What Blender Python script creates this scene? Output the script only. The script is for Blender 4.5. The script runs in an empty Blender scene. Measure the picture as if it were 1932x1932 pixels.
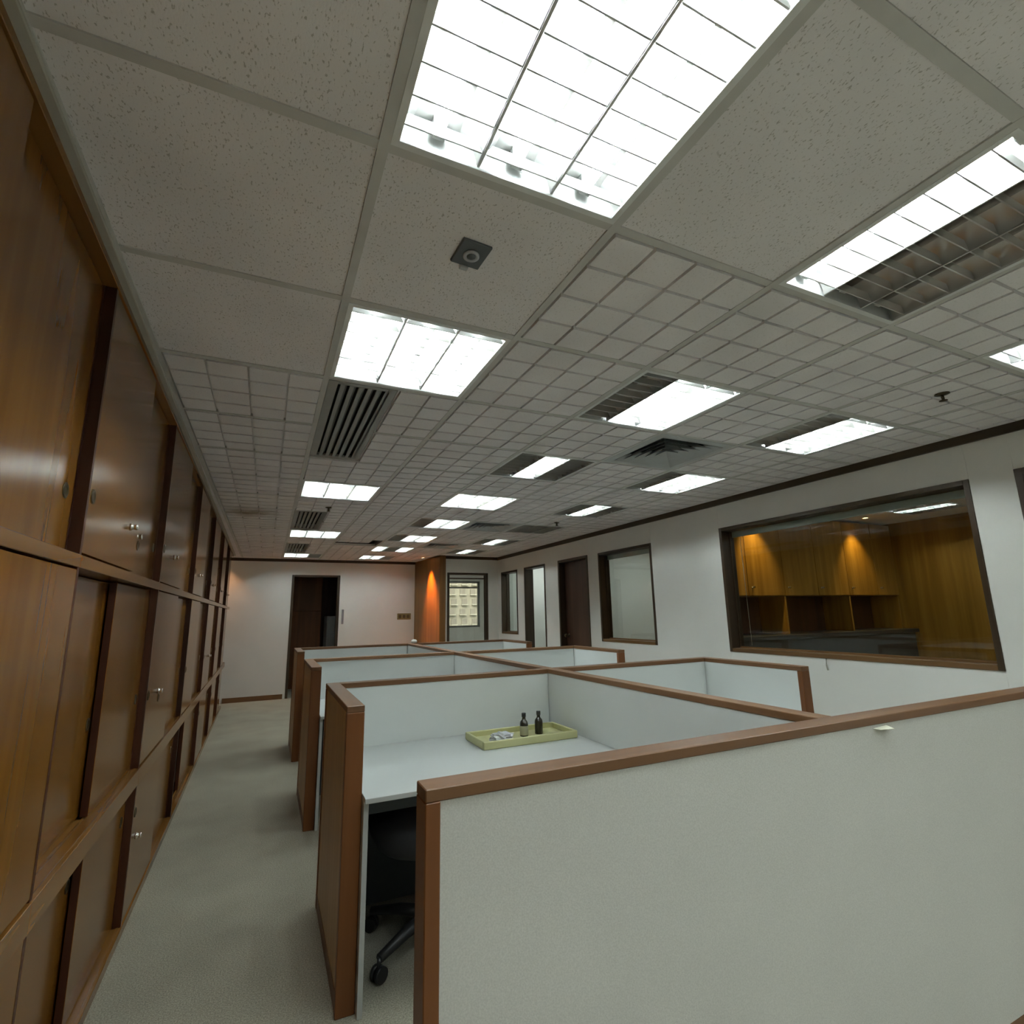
import bpy, bmesh, math, random
from mathutils import Vector, Matrix
random.seed(7)
S = bpy.context.scene
COL = S.collection

# ------------------------------------------------------------------ camera, world, exposure
YAW, PIT, ROL, FPX = 0.43953, 0.19396, -0.01891, 972.61
CAM_Z, CEIL = 1.31, 2.30
def make_camera():
    cy, sy, cp, sp = math.cos(YAW), math.sin(YAW), math.cos(PIT), math.sin(PIT)
    fw = Vector((sy*cp, cy*cp, sp)); rt = Vector((cy, -sy, 0)); up = rt.cross(fw)
    c, s = math.cos(ROL), math.sin(ROL)
    r2 = c*rt + s*up; u2 = -s*rt + c*up
    cam = bpy.data.cameras.new('camera'); cam.sensor_width = 36; cam.lens = FPX/1932*36
    cam.clip_start = .02
    o = bpy.data.objects.new('camera', cam); COL.objects.link(o)
    m = Matrix((r2, u2, -fw)).transposed().to_4x4(); m.translation = Vector((0, 0, CAM_Z))
    o.matrix_world = m
    S.camera = o
make_camera()
TUBE = 92.0            # emission of a lit fluorescent tube
SKY = 0.31
w = bpy.data.worlds.new('sky'); S.world = w; w.use_nodes = True
nt = w.node_tree; nt.nodes.clear()
wo = nt.nodes.new('ShaderNodeOutputWorld'); bg = nt.nodes.new('ShaderNodeBackground'); sk = nt.nodes.new('ShaderNodeTexSky')
sk.sky_type = 'NISHITA'; sk.sun_disc = False; sk.sun_elevation = math.radians(42); sk.sun_rotation = math.radians(200); sk.air_density = 2.0; sk.dust_density = 4.0
bg.inputs[1].default_value = SKY
nt.links.new(sk.outputs[0], bg.inputs[0]); nt.links.new(bg.outputs[0], wo.inputs[0])
S.view_settings.view_transform = 'Standard'; S.view_settings.look = 'None'
S.view_settings.gamma = 1; S.view_settings.exposure = 0.0; S.view_settings.use_curve_mapping = False
S.cycles.use_denoising = True
S.cycles.max_bounces = 7; S.cycles.diffuse_bounces = 5; S.cycles.glossy_bounces = 3; S.cycles.transmission_bounces = 3; S.cycles.transparent_max_bounces = 8
S.cycles.use_adaptive_sampling = True; S.cycles.adaptive_threshold = .22; S.cycles.adaptive_min_samples = 28
S.cycles.sample_clamp_indirect = 6.0
S.cycles.caustics_reflective = False; S.cycles.caustics_refractive = False

# ------------------------------------------------------------------ materials
def lin(r, g, b):
    f = lambda v: (v/255/12.92) if v/255 <= .04045 else ((v/255+.055)/1.055)**2.4
    return (f(r), f(g), f(b), 1)
MATS = {}
def new_mat(name):
    m = bpy.data.materials.new(name); m.use_nodes = True
    MATS[name] = m
    return m, m.node_tree, m.node_tree.nodes['Principled BSDF']
def coords(nt, scale=(1, 1, 1), rnd=True):
    tc = nt.nodes.new('ShaderNodeTexCoord'); mp = nt.nodes.new('ShaderNodeMapping')
    mp.inputs['Scale'].default_value = scale
    if rnd:
        oi = nt.nodes.new('ShaderNodeObjectInfo'); mu = nt.nodes.new('ShaderNodeVectorMath'); mu.operation = 'SCALE'
        cb = nt.nodes.new('ShaderNodeCombineXYZ')
        for i in range(3): nt.links.new(oi.outputs['Random'], cb.inputs[i])
        nt.links.new(cb.outputs[0], mu.inputs[0]); mu.inputs['Scale'].default_value = 17.0
        nt.links.new(mu.outputs[0], mp.inputs['Location'])
    nt.links.new(tc.outputs['Object'], mp.inputs['Vector'])
    return mp
def ramp(nt, fac, stops):
    r = nt.nodes.new('ShaderNodeValToRGB'); nt.links.new(fac, r.inputs[0])
    e = r.color_ramp.elements
    while len(e) < len(stops): e.new(.5)
    for i, (p, c) in enumerate(stops): e[i].position = p; e[i].color = c
    return r
def bump(nt, bs, h, strength, dist=.002):
    b = nt.nodes.new('ShaderNodeBump'); b.inputs['Strength'].default_value = strength; b.inputs['Distance'].default_value = dist
    nt.links.new(h, b.inputs['Height']); nt.links.new(b.outputs[0], bs.inputs['Normal'])
def plain(name, col, rough=.5, metal=0, noise=0.06, nscale=9, spec=None, bmp=0, bscale=200, bdist=.001):
    m, nt, bs = new_mat(name)
    mp = coords(nt, (nscale,)*3, False)
    n = nt.nodes.new('ShaderNodeTexNoise'); n.inputs['Scale'].default_value = 1; n.inputs['Detail'].default_value = 4
    nt.links.new(mp.outputs[0], n.inputs['Vector'])
    lo = tuple(c*(1-noise) for c in col[:3])+(1,); hi = tuple(min(1, c*(1+noise)) for c in col[:3])+(1,)
    r = ramp(nt, n.outputs['Fac'], [(.3, lo), (.7, hi)])
    nt.links.new(r.outputs[0], bs.inputs['Base Color'])
    bs.inputs['Roughness'].default_value = rough; bs.inputs['Metallic'].default_value = metal
    if spec is not None: bs.inputs['Specular IOR Level'].default_value = spec
    if bmp:
        n2 = nt.nodes.new('ShaderNodeTexNoise'); n2.inputs['Scale'].default_value = bscale
        tc = nt.nodes.new('ShaderNodeTexCoord'); nt.links.new(tc.outputs['Object'], n2.inputs['Vector'])
        bump(nt, bs, n2.outputs['Fac'], bmp, bdist)
    return m
def wood(name, dark, mid, light, axis='z', rough=.25, coat=.3, bmp=0):
    m, nt, bs = new_mat(name)
    sc = {'z': (16, 16, .7), 'y': (16, .7, 16), 'x': (.7, 16, 16)}[axis]
    mp = coords(nt, sc)
    n = nt.nodes.new('ShaderNodeTexNoise'); n.inputs['Scale'].default_value = 1.0; n.inputs['Detail'].default_value = 3; n.inputs['Roughness'].default_value = .5; n.inputs['Distortion'].default_value = .2
    nt.links.new(mp.outputs[0], n.inputs['Vector'])
    sc2 = {'z': (5, 5, .35), 'y': (5, .35, 5), 'x': (.35, 5, 5)}[axis]
    mp2 = coords(nt, sc2)
    n2 = nt.nodes.new('ShaderNodeTexNoise'); n2.inputs['Scale'].default_value = 1.0; n2.inputs['Detail'].default_value = 2
    nt.links.new(mp2.outputs[0], n2.inputs['Vector'])
    mx = nt.nodes.new('ShaderNodeMath'); mx.operation = 'MULTIPLY_ADD'; mx.inputs[1].default_value = .55
    nt.links.new(n.outputs['Fac'], mx.inputs[0])
    m2 = nt.nodes.new('ShaderNodeMath'); m2.operation = 'MULTIPLY'; m2.inputs[1].default_value = .45
    nt.links.new(n2.outputs['Fac'], m2.inputs[0]); nt.links.new(m2.outputs[0], mx.inputs[2])
    r = ramp(nt, mx.outputs[0], [(.36, dark), (.5, mid), (.64, light)])
    nt.links.new(r.outputs[0], bs.inputs['Base Color'])
    bs.inputs['Roughness'].default_value = rough
    bs.inputs['Specular IOR Level'].default_value = .38
    bs.inputs['Coat Weight'].default_value = coat; bs.inputs['Coat Roughness'].default_value = rough*.7
    if bmp: bump(nt, bs, n.outputs['Fac'], bmp, .001)
    return m
def emit(name, col, strength):
    m, nt, bs = new_mat(name)
    bs.inputs['Base Color'].default_value = (.8, .8, .8, 1)
    bs.inputs['Emission Color'].default_value = col; bs.inputs['Emission Strength'].default_value = strength
    return m
def glass(name, tint=(1, 1, 1, 1), ior=1.5, rough=0.0, gain=1.0):
    m = bpy.data.materials.new(name); m.use_nodes = True; MATS[name] = m
    nt = m.node_tree; nt.nodes.clear()
    o = nt.nodes.new('ShaderNodeOutputMaterial'); mx = nt.nodes.new('ShaderNodeMixShader')
    t = nt.nodes.new('ShaderNodeBsdfTransparent'); t.inputs[0].default_value = tint
    g = nt.nodes.new('ShaderNodeBsdfGlossy'); g.inputs['Roughness'].default_value = rough
    f = nt.nodes.new('ShaderNodeFresnel'); f.inputs['IOR'].default_value = ior
    ge = nt.nodes.new('ShaderNodeNewGeometry'); mr = nt.nodes.new('ShaderNodeMapRange')   # same reflectance on the way in and out of the thin pane
    mr.inputs['To Min'].default_value = ior; mr.inputs['To Max'].default_value = 1/ior
    nt.links.new(ge.outputs['Backfacing'], mr.inputs['Value']); nt.links.new(mr.outputs[0], f.inputs['IOR'])
    mm = nt.nodes.new('ShaderNodeMath'); mm.operation = 'MULTIPLY'; mm.inputs[1].default_value = gain; mm.use_clamp = True
    nt.links.new(f.outputs[0], mm.inputs[0]); nt.links.new(mm.outputs[0], mx.inputs[0])
    nt.links.new(t.outputs[0], mx.inputs[1]); nt.links.new(g.outputs[0], mx.inputs[2]); nt.links.new(mx.outputs[0], o.inputs[0])
    return m
def tile_mat(name, base, pits=True, stain=None):
    m, nt, bs = new_mat(name)
    tc = nt.nodes.new('ShaderNodeTexCoord'); geo = nt.nodes.new('ShaderNodeNewGeometry')
    n = nt.nodes.new('ShaderNodeTexNoise'); n.inputs['Scale'].default_value = 2.2; nt.links.new(geo.outputs['Position'], n.inputs['Vector'])
    r = ramp(nt, n.outputs['Fac'], [(.3, tuple(c*.93 for c in base[:3])+(1,)), (.7, tuple(min(1, c*1.05) for c in base[:3])+(1,))])
    last = r.outputs[0]
    # sparse dark fissures of mineral-fibre board
    mp = nt.nodes.new('ShaderNodeMapping'); mp.inputs['Scale'].default_value = (230, 120, 120); nt.links.new(geo.outputs['Position'], mp.inputs['Vector'])
    v = nt.nodes.new('ShaderNodeTexNoise'); v.inputs['Scale'].default_value = 1.0; v.inputs['Detail'].default_value = 2.0; nt.links.new(mp.outputs[0], v.inputs['Vector'])
    r2 = ramp(nt, v.outputs['Fac'], [(.32, (.62, .61, .58, 1)), (.39, (1, 1, 1, 1))])
    mul = nt.nodes.new('ShaderNodeMixRGB'); mul.blend_type = 'MULTIPLY'; mul.inputs[0].default_value = 1.0 if pits else .35
    nt.links.new(last, mul.inputs[1]); nt.links.new(r2.outputs[0], mul.inputs[2]); last = mul.outputs[0]
    if stain:
        sx, sy, sr = stain
        vm = nt.nodes.new('ShaderNodeVectorMath'); vm.operation = 'DISTANCE'; vm.inputs[1].default_value = (sx, sy, CEIL)
        n3 = nt.nodes.new('ShaderNodeTexNoise'); n3.inputs['Scale'].default_value = 6; nt.links.new(geo.outputs['Position'], n3.inputs['Vector'])
        nt.links.new(geo.outputs['Position'], vm.inputs[0])
        ad = nt.nodes.new('ShaderNodeMath'); ad.operation = 'MULTIPLY_ADD'; ad.inputs[1].default_value = .35; nt.links.new(n3.outputs['Fac'], ad.inputs[0]); nt.links.new(vm.outputs['Value'], ad.inputs[2])
        r3 = ramp(nt, ad.outputs[0], [(.17+sr*.2, (.52, .46, .36, 1)), (.24+sr, (1, 1, 1, 1))])
        mu2 = nt.nodes.new('ShaderNodeMixRGB'); mu2.blend_type = 'MULTIPLY'; mu2.inputs[0].default_value = 1
        nt.links.new(last, mu2.inputs[1]); nt.links.new(r3.outputs[0], mu2.inputs[2]); last = mu2.outputs[0]
    nt.links.new(last, bs.inputs['Base Color']); bs.inputs['Roughness'].default_value = .95; bs.inputs['Specular IOR Level'].default_value = .15
    bump(nt, bs, v.outputs['Fac'], .25, .002)
    return m
def speckle(name, base, amount=.12, scale=300, rough=.9, bmp=.4, blotch=.05):
    m, nt, bs = new_mat(name)
    geo = nt.nodes.new('ShaderNodeNewGeometry')
    n = nt.nodes.new('ShaderNodeTexNoise'); n.inputs['Scale'].default_value = scale; n.inputs['Detail'].default_value = 3; nt.links.new(geo.outputs['Position'], n.inputs['Vector'])
    r = ramp(nt, n.outputs['Fac'], [(.32, tuple(c*(1-amount*2) for c in base[:3])+(1,)), (.68, tuple(min(1, c*(1+amount)) for c in base[:3])+(1,))])
    n2 = nt.nodes.new('ShaderNodeTexNoise'); n2.inputs['Scale'].default_value = 3.0; n2.inputs['Detail'].default_value = 3; nt.links.new(geo.outputs['Position'], n2.inputs['Vector'])
    r2 = ramp(nt, n2.outputs['Fac'], [(.3, (1-blotch,)*3+(1,)), (.7, (1, 1, 1, 1))])
    mu = nt.nodes.new('ShaderNodeMixRGB'); mu.blend_type = 'MULTIPLY'; mu.inputs[0].default_value = 1
    nt.links.new(r.outputs[0], mu.inputs[1]); nt.links.new(r2.outputs[0], mu.inputs[2]); nt.links.new(mu.outputs[0], bs.inputs['Base Color'])
    bs.inputs['Roughness'].default_value = rough; bs.inputs['Specular IOR Level'].default_value = .2
    bump(nt, bs, n.outputs['Fac'], bmp, .002)
    return m

wood('cab', (.150, .059, .008, 1), (.178, .071, .010, 1), (.212, .089, .014, 1), 'z', .18, .0)
wood('cab_h', (.15, .064, .014, 1), (.20, .088, .020, 1), (.26, .125, .034, 1), 'y', .2, .0)
wood('cab_edge', (.035, .009, .004, 1), (.05, .013, .005, 1), (.075, .022, .008, 1), 'z', .4, .1)
wood('frame_x', (.125, .056, .022, 1), (.165, .078, .032, 1), (.21, .105, .046, 1), 'x', .45, .08)
wood('frame_y', (.125, .056, .022, 1), (.165, .078, .032, 1), (.21, .105, .046, 1), 'y', .45, .08)
wood('frame_z', (.14, .047, .011, 1), (.185, .064, .016, 1), (.23, .085, .023, 1), 'z', .45, .08)
wood('wing_face', (.42, .29, .155, 1), (.48, .335, .185, 1), (.54, .385, .22, 1), 'z', .5, .05)
wood('dark_trim_y', (.030, .020, .010, 1), (.045, .029, .014, 1), (.06, .04, .02, 1), 'y', .4, .1)
wood('dark_trim_x', (.030, .018, .009, 1), (.05, .028, .013, 1), (.07, .04, .018, 1), 'x', .4, .1)
wood('dark_trim_z', (.030, .018, .010, 1), (.045, .027, .014, 1), (.06, .037, .02, 1), 'z', .35, .15)
wood('sill', (.10, .05, .02, 1), (.15, .078, .03, 1), (.2, .11, .045, 1), 'y', .35, .15)
wood('door_brown', (.042, .019, .011, 1), (.062, .028, .016, 1), (.085, .04, .022, 1), 'z', .4, .1)
wood('office_wood', (.24, .115, .016, 1), (.33, .165, .026, 1), (.42, .22, .042, 1), 'z', .35, .2)
wood('column_wood', (.13, .055, .010, 1), (.18, .078, .016, 1), (.24, .11, .024, 1), 'z', .4, .1)
tile_mat('tile_plain', (.84, .815, .825))
tile_mat('tile_scored', (.84, .815, .825), False)
tile_mat('tile_stain', (.82, .795, .775), False, (-.22, 5.42, .22))
plain('tbar', (.58, .57, .545), .5)
plain('moulding', (.42, .40, .34), .6)
plain('plenum', (.012, .012, .012), .9)
plain('wall_white', (.76, .75, .71), .55, noise=.03, nscale=2, bmp=.05, bscale=90)
plain('wall_inner', (.62, .64, .60), .6, noise=.02, nscale=2)
speckle('carpet', (.42, .39, .305), .2, 200, .95, .6, .16)
speckle('fabric', (.61, .60, .56), .05, 300, .9, .15, .04)
plain('laminate', (.47, .485, .475), .35, noise=.02, nscale=3)
plain('panel_white', (.68, .70, .68), .5, noise=.02, nscale=3)
plain('laminate_edge', (.45, .47, .46), .4)
plain('dark_panel', (.05, .058, .06), .6)
plain('white_metal', (.75, .76, .75), .35)
plain('alu', (.70, .69, .67), .32, .92, noise=.01)
plain('alu_blade', (.72, .71, .68), .35, .85, noise=.01)
plain('tube_off', (.30, .27, .24), .3)
plain('chrome', (.75, .74, .70), .15, 1.0)
plain('brass_dark', (.06, .045, .02), .35, .6)
plain('black_plastic', (.012, .012, .013), .45)
plain('black_fabric', (.014, .014, .016), .85, bmp=.3, bscale=500)
plain('grey_metal', (.23, .24, .235), .45, .2)
plain('vent_metal', (.30, .30, .28), .45)
plain('diffuser_white', (.46, .48, .48), .5)
plain('vent_dark', (.02, .022, .02), .7)
plain('sensor_dark', (.085, .095, .10), .45)
plain('sensor_light', (.42, .43, .45), .4)
plain('tray', (.50, .49, .25), .45, noise=.05)
plain('bottle_brown', (.022, .018, .010), .12)
plain('paper_label', (.36, .35, .24), .7)
plain('cap_black', (.015, .015, .015), .4)
plain('paper', (.75, .74, .60), .8)
plain('switch_brass', (.30, .24, .11), .4, .2)
plain('switch_key', (.12, .09, .045), .4)
plain('plastic_grey', (.28, .26, .27), .5)
plain('ball', (.80, .78, .70), .5)
plain('facade', (.56, .53, .47), .9, noise=.12, nscale=3)
plain('facade_light', (.78, .75, .68), .9, noise=.06, nscale=2)
plain('facade_dark', (.42, .39, .36), .8)
plain('window_metal', (.16, .16, .15), .4, .4)
plain('blind', (.46, .47, .42), .5)
plain('counter', (.05, .052, .052), .3)
emit('tube_lit', (.88, 1.0, 1.0, 1), TUBE)
emit('office_panel', (.93, 1.0, .97, 1), 13)
emit('halogen', (1, .62, .28, 1), 20)
emit('halogen_yellow', (1, .72, .30, 1), 18)
glass('pane', (.93, .96, .94, 1), 1.5, 0, 1.0)
m, nt, bs = new_mat('plastic_bag'); bs.inputs['Base Color'].default_value = (.78, .80, .86, 1); bs.inputs['Roughness'].default_value = .15; bs.inputs['Transmission Weight'].default_value = .35; bs.inputs['Alpha'].default_value = .8
def M(n): return MATS[n]

# ------------------------------------------------------------------ geometry helpers
def bx(bm, x0, y0, z0, x1, y1, z1, mi=0):
    vs = [bm.verts.new((x, y, z)) for z in (z0, z1) for y in (y0, y1) for x in (x0, x1)]
    for q in ((0, 2, 3, 1), (4, 5, 7, 6), (0, 1, 5, 4), (2, 6, 7, 3), (0, 4, 6, 2), (1, 3, 7, 5)):
        f = bm.faces.new([vs[i] for i in q]); f.material_index = mi
def prism(bm, pts, z0, z1, mi=0):
    a = [bm.verts.new((x, y, z0)) for x, y in pts]; b = [bm.verts.new((x, y, z1)) for x, y in pts]
    n = len(pts)
    fs = [bm.faces.new(list(reversed(a))), bm.faces.new(b)]
    for i in range(n): fs.append(bm.faces.new((a[i], a[(i+1) % n], b[(i+1) % n], b[i])))
    for f in fs: f.material_index = mi
def lathe(bm, prof, seg=20, axis='z', org=(0, 0, 0), mi=0, smooth=True):
    rings = []
    for r, h in prof:
        ring = []
        for i in range(seg):
            a = 2*math.pi*i/seg; c, s = r*math.cos(a), r*math.sin(a)
            p = {'z': (c, s, h), 'y': (c, h, s), 'x': (h, c, s)}[axis]
            ring.append(bm.verts.new((p[0]+org[0], p[1]+org[1], p[2]+org[2])))
        rings.append(ring)
    for a, b in zip(rings, rings[1:]):
        for i in range(seg):
            f = bm.faces.new((a[i], a[(i+1) % seg], b[(i+1) % seg], b[i])); f.material_index = mi; f.smooth = smooth
    for ring in (rings[0], rings[-1]):
        f = bm.faces.new(ring); f.material_index = mi
def tube(bm, pts, r, seg=8, mi=0):
    pts = [Vector(p) for p in pts]; rings = []
    for i, p in enumerate(pts):
        d = (pts[min(i+1, len(pts)-1)]-pts[max(i-1, 0)]).normalized()
        u = d.cross(Vector((0, 0, 1)))
        if u.length < .01: u = d.cross(Vector((1, 0, 0)))
        u.normalize(); v = d.cross(u)
        rr = r[i] if isinstance(r, (list, tuple)) else r
        rings.append([bm.verts.new(p+rr*(math.cos(2*math.pi*k/seg)*u+math.sin(2*math.pi*k/seg)*v)) for k in range(seg)])
    for a, b in zip(rings, rings[1:]):
        for k in range(seg):
            f = bm.faces.new((a[k], a[(k+1) % seg], b[(k+1) % seg], b[k])); f.smooth = True; f.material_index = mi
    for ring in (rings[0], rings[-1]): bm.faces.new(ring).material_index = mi
def mesh(bm, name, mats, bevel=0):
    if bevel:
        bmesh.ops.bevel(bm, geom=[e for e in bm.edges], offset=bevel, segments=1, affect='EDGES', clamp_overlap=True)
    bmesh.ops.recalc_face_normals(bm, faces=bm.faces)
    me = bpy.data.meshes.new(name); bm.to_mesh(me); bm.free()
    for mm in ([mats] if isinstance(mats, str) else mats): me.materials.append(M(mm))
    return me
def link(name, data, parent=None, loc=(0, 0, 0), rz=0):
    o = bpy.data.objects.new(name, data); COL.objects.link(o)
    o.location = loc; o.rotation_euler = (0, 0, rz)
    if parent: o.parent = parent
    return o
def obj(name, bm, mats, parent=None, bevel=0, loc=(0, 0, 0), rz=0):
    return link(name, mesh(bm, name, mats, bevel), parent, loc, rz)
def box(name, mats, ext, parent=None, bevel=0, loc=(0, 0, 0), rz=0):
    bm = bmesh.new(); bx(bm, *ext); return obj(name, bm, mats, parent, bevel, loc, rz)
def thing(name, label, cat, loc=(0, 0, 0), rz=0, group=None):
    o = link(name, None, None, loc, rz); o.empty_display_size = .1
    return tag(o, label, cat, group)
def tag(o, label, cat, group=None):
    o['label'] = label; o['category'] = cat
    if group: o['group'] = group
    return o
def struct(o, label=None):
    o['kind'] = 'structure'
    if label: o['label'] = label
    return o
def boxes(name, mats, lst, parent=None, bevel=0):
    bm = bmesh.new()
    for e in lst: bx(bm, *e)
    return obj(name, bm, mats, parent, bevel)

# ------------------------------------------------------------------ room shell
XR, YF, YB, XL = 3.695, 9.68, -3.0, -1.02
WT = .14          # wall thickness
XBL = 2.66        # left end of the glazed wall
YG = 8.50         # glazed wall face
struct(box('floor', 'carpet', (XL-.2, YB-.2, -.08, 7.4, 16.0, 0)), 'beige loop pile carpet floor')

# right wall with openings  (y0, y1, z0, z1)
openings = {'window_1': (1.527, 3.42, .947, 2.036), 'window_2': (4.362, 5.362, .957, 2.026), 'door_2': (5.60, 6.36, 0, 2.03),
            'door_3': (6.745, 7.44, 0, 2.024), 'window_3': (7.70, 8.352, .973, 2.018), 'door_4': (.42, 1.32, 0, 2.04)}
def wall_with_holes_y(name, x0, x1, y0, y1, holes, mat, z1=2.42):
    hs = sorted(holes); bm = bmesh.new(); y = y0
    for (a, b, c, d) in hs:
        bx(bm, x0, y, 0, x1, a, z1)
        if c > 0: bx(bm, x0, a, 0, x1, b, c)
        bx(bm, x0, a, d, x1, b, z1); y = b
    bx(bm, x0, y, 0, x1, y1, z1)
    return obj(name, bm, mat, None, .0012)
struct(wall_with_holes_y('wall_right', XR, XR+WT, YB, YG+WT, openings.values(), 'wall_white'), 'white panelled wall on the right')
# far wall with doorway
DX0, DX1, DZ = .36, 1.13, 2.03
struct(boxes('wall_far', 'wall_white', [(XL, YF, 0, DX0, YF+.1, 2.42), (DX1, YF, 0, 2.72, YF+.1, 2.42), (DX0, YF, DZ, DX1, YF+.1, 2.42)], None, .001), 'white far wall with the dark doorway')
# glazed wall right of the timber column
GX0, GX1, GZ = 2.75, 3.50, 2.015
struct(boxes('wall_glazed', 'wall_white', [(XBL, YG, 0, GX0, YG+.1, 2.42), (GX1, YG, 0, XR, YG+.1, 2.42), (GX0, YG, GZ, GX1, YG+.1, 2.42)], None, .001), 'short white wall with glazed doorway beside timber column')
bm = bmesh.new(); prism(bm, [(2.49, YF), (2.60, 8.44), (2.70, 8.42), (2.70, YF)], 0, CEIL)
struct(obj('wall_column', bm, 'column_wood', None, .006), 'timber clad return wall washed by an orange downlight')
struct(box('wall_left', 'wall_white', (XL-.1, YB, 0, XL, YF, 2.42)), 'white wall behind the storage wall')
struct(box('wall_back', 'wall_white', (XL, YB-.1, 0, XR+WT, YB, 2.42)), 'white wall behind the viewer')
# trims
TH = math.radians(.6016)
struct(box('trim_1', 'dark_trim_y', (XR-.018, YB, 2.247, XR, YG, CEIL-.001)), 'dark brown cornice along right wall')
struct(box('trim_2', 'dark_trim_x', (-.60, YF-.016, 2.252, 2.50, YF, CEIL-.001)), 'dark brown cornice along far wall')
struct(box('trim_3', 'dark_trim_x', (2.70, YG-.016, 2.25, XR-.018, YG, CEIL-.001)), 'dark brown cornice over glazed wall')
struct(box('baseboard_far', 'frame_x', (-.56, YF-.016, 0, DX0-.05, YF, .075)))
struct(box('baseboard_far_right', 'frame_x', (DX1+.05, YF-.016, 0, 2.48, YF, .075)))
struct(box('baseboard_right', 'frame_y', (XR-.014, 1.38, 0, XR, 5.54, .075)))
# pale wall angle where the ceiling meets the cabinets
t4 = box('trim_4', 'moulding', (-.004, -3.0, CEIL-.010, .024, 9.3, CEIL+.004), None, .002, (-.443, 0, 0), TH); struct(t4, 'pale ceiling edge moulding above cabinets')

# ------------------------------------------------------------------ ceiling: slab, runners, tiles
X0, Y0, P = -.4385, .956, .6
ceil = struct(box('ceiling', 'plenum', (XL, YB, 2.44, XR+WT, YF+.1, 2.50)), 'suspended ceiling of mineral tiles in a grid')
def xl(i): return X0+P*i
def yl(j): return Y0+P*j
JMIN, JMAX = -6, 14
fixtures = {}     # (col,row): lit pattern
for j, p in ((-1, '111'), (1, '111'), (5, '111'), (9, '111'), (13, '110')): fixtures[(1, j)] = p
for j, p in ((-1, '100'), (1, '011'), (3, '010'), (5, '111'), (7, '011'), (9, '011'), (11, '101'), (13, '110')): fixtures[(3, j)] = p
for j, p in ((-1, '110'), (1, '011'), (3, '011'), (5, '010'), (7, '000'), (9, '010'), (11, '010')): fixtures[(5, j)] = p
for i, j in ((1, -5), (3, -5), (5, -5), (1, -3), (3, -3), (5, -3)): fixtures[(i, j)] = '111'  # unseen fixtures behind the camera, added to brighten the room
diffusers = [(4, 2), (4, 7), (4, 10)]
vents = [2, 7, 11]          # start rows, column 1, left half
# runners
for i in range(0, 8):
    x = xl(i) if i < 7 else XR-.006
    y1 = YF if x < 2.5 else YG
    box('ceiling_runner', 'tbar', (x-.012, YB, CEIL-.002, x+.012, y1, CEIL+.03), ceil)
for j in range(JMIN, JMAX+1):
    y = yl(j)
    x1 = XR if y < YG else 2.5
    if y > YF: continue
    if j in [r+1 for r in vents]:      # interrupted where a slotted grille spans two cells
        box('ceiling_cross_tee', 'tbar', (X0, y-.012, CEIL-.001, xl(1), y+.012, CEIL+.028), ceil)
        box('ceiling_cross_tee', 'tbar', (xl(1)+.305, y-.012, CEIL-.001, x1, y+.012, CEIL+.028), ceil)
    else:
        box('ceiling_cross_tee', 'tbar', (X0, y-.012, CEIL-.001, x1, y+.012, CEIL+.028), ceil)
box('ceiling_filler', 'tile_scored', (XL, YB, CEIL+.003, X0-.012, YF, CEIL+.02), ceil)
tile_cache = {}
def tile_mesh(wx, wy, scored, mat):
    k = (round(wx, 3), round(wy, 3), scored, mat)
    if k in tile_cache: return tile_cache[k]
    bm = bmesh.new(); g = .0125
    bx(bm, g, g, .012 if scored else .0025, wx-g, wy-g, .020)
    if scored:
        for a in range(4):
            for b in range(4):
                xa, ya = a*.15, b*.15
                x0, x1, y0, y1 = xa+(.020 if a == 0 else .009), min(xa+.15, wx-.0125), ya+(.020 if b == 0 else .009), min(ya+.15, wy-.0125)
                if a == 3: x1 = min(.5875, wx-.0125)
                if b == 3: y1 = min(.5875, wy-.0125)
                if x1-x0 < .02 or y1-y0 < .02: continue
                # each square hangs lowest at its near-left corner, so the joint there shows as an L-shaped gap
                za, zb, zc, zt = -.0045, -.001, .0005, .012
                v = [bm.verts.new(q) for q in ((x0, y0, za), (x1, y0, zb), (x1, y1, zc), (x0, y1, zb), (x0, y0, zt), (x1, y0, zt), (x1, y1, zt), (x0, y1, zt))]
                for q in ((0, 3, 2, 1), (0, 1, 5, 4), (1, 2, 6, 5), (2, 3, 7, 6), (3, 0, 4, 7)): bm.faces.new([v[i] for i in q])
    me = mesh(bm, 'ceiling_tile', mat); tile_cache[k] = me
    return me
def cell_plain(i, j):
    return j <= -2 or (i == 0 and j <= 1) or (i == 1 and j == 0) or (i == 2 and j == -1)
vent_cells = set((1, r+d) for r in vents for d in (0, 1))
for i in range(0, 7):
    for j in range(JMIN, JMAX+1):
        x0, x1, y0, y1 = xl(i), xl(i+1), yl(j), yl(j+1)
        x1 = min(x1, XR); lim = YF if i <= 4 else YG
        if y0 >= lim-.05: continue
        y1 = min(y1, lim)
        if i >= 5 and y1 > YG: y1 = YG
        if (i, j) in fixtures or (i, j) in diffusers: continue
        mat = 'tile_plain' if cell_plain(i, j) else ('tile_stain' if (i == 0 and j in (6, 7, 8)) else 'tile_scored')
        dx = 0
        if (i, j) in vent_cells:      # grille fills the left half of the cell
            x0 += .30
            mat = 'tile_scored'
        z = CEIL
        o = link('ceiling_tile', tile_mesh(x1-x0, y1-y0, not cell_plain(i, j), mat), ceil, (x0, y0, z))
        if (i, j) == (2, 10):         # displaced tile: lifted off its runners
            o.location = (x0-.09, y0+.02, z+.034); o.rotation_euler = (.012, 0, 0)

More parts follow.
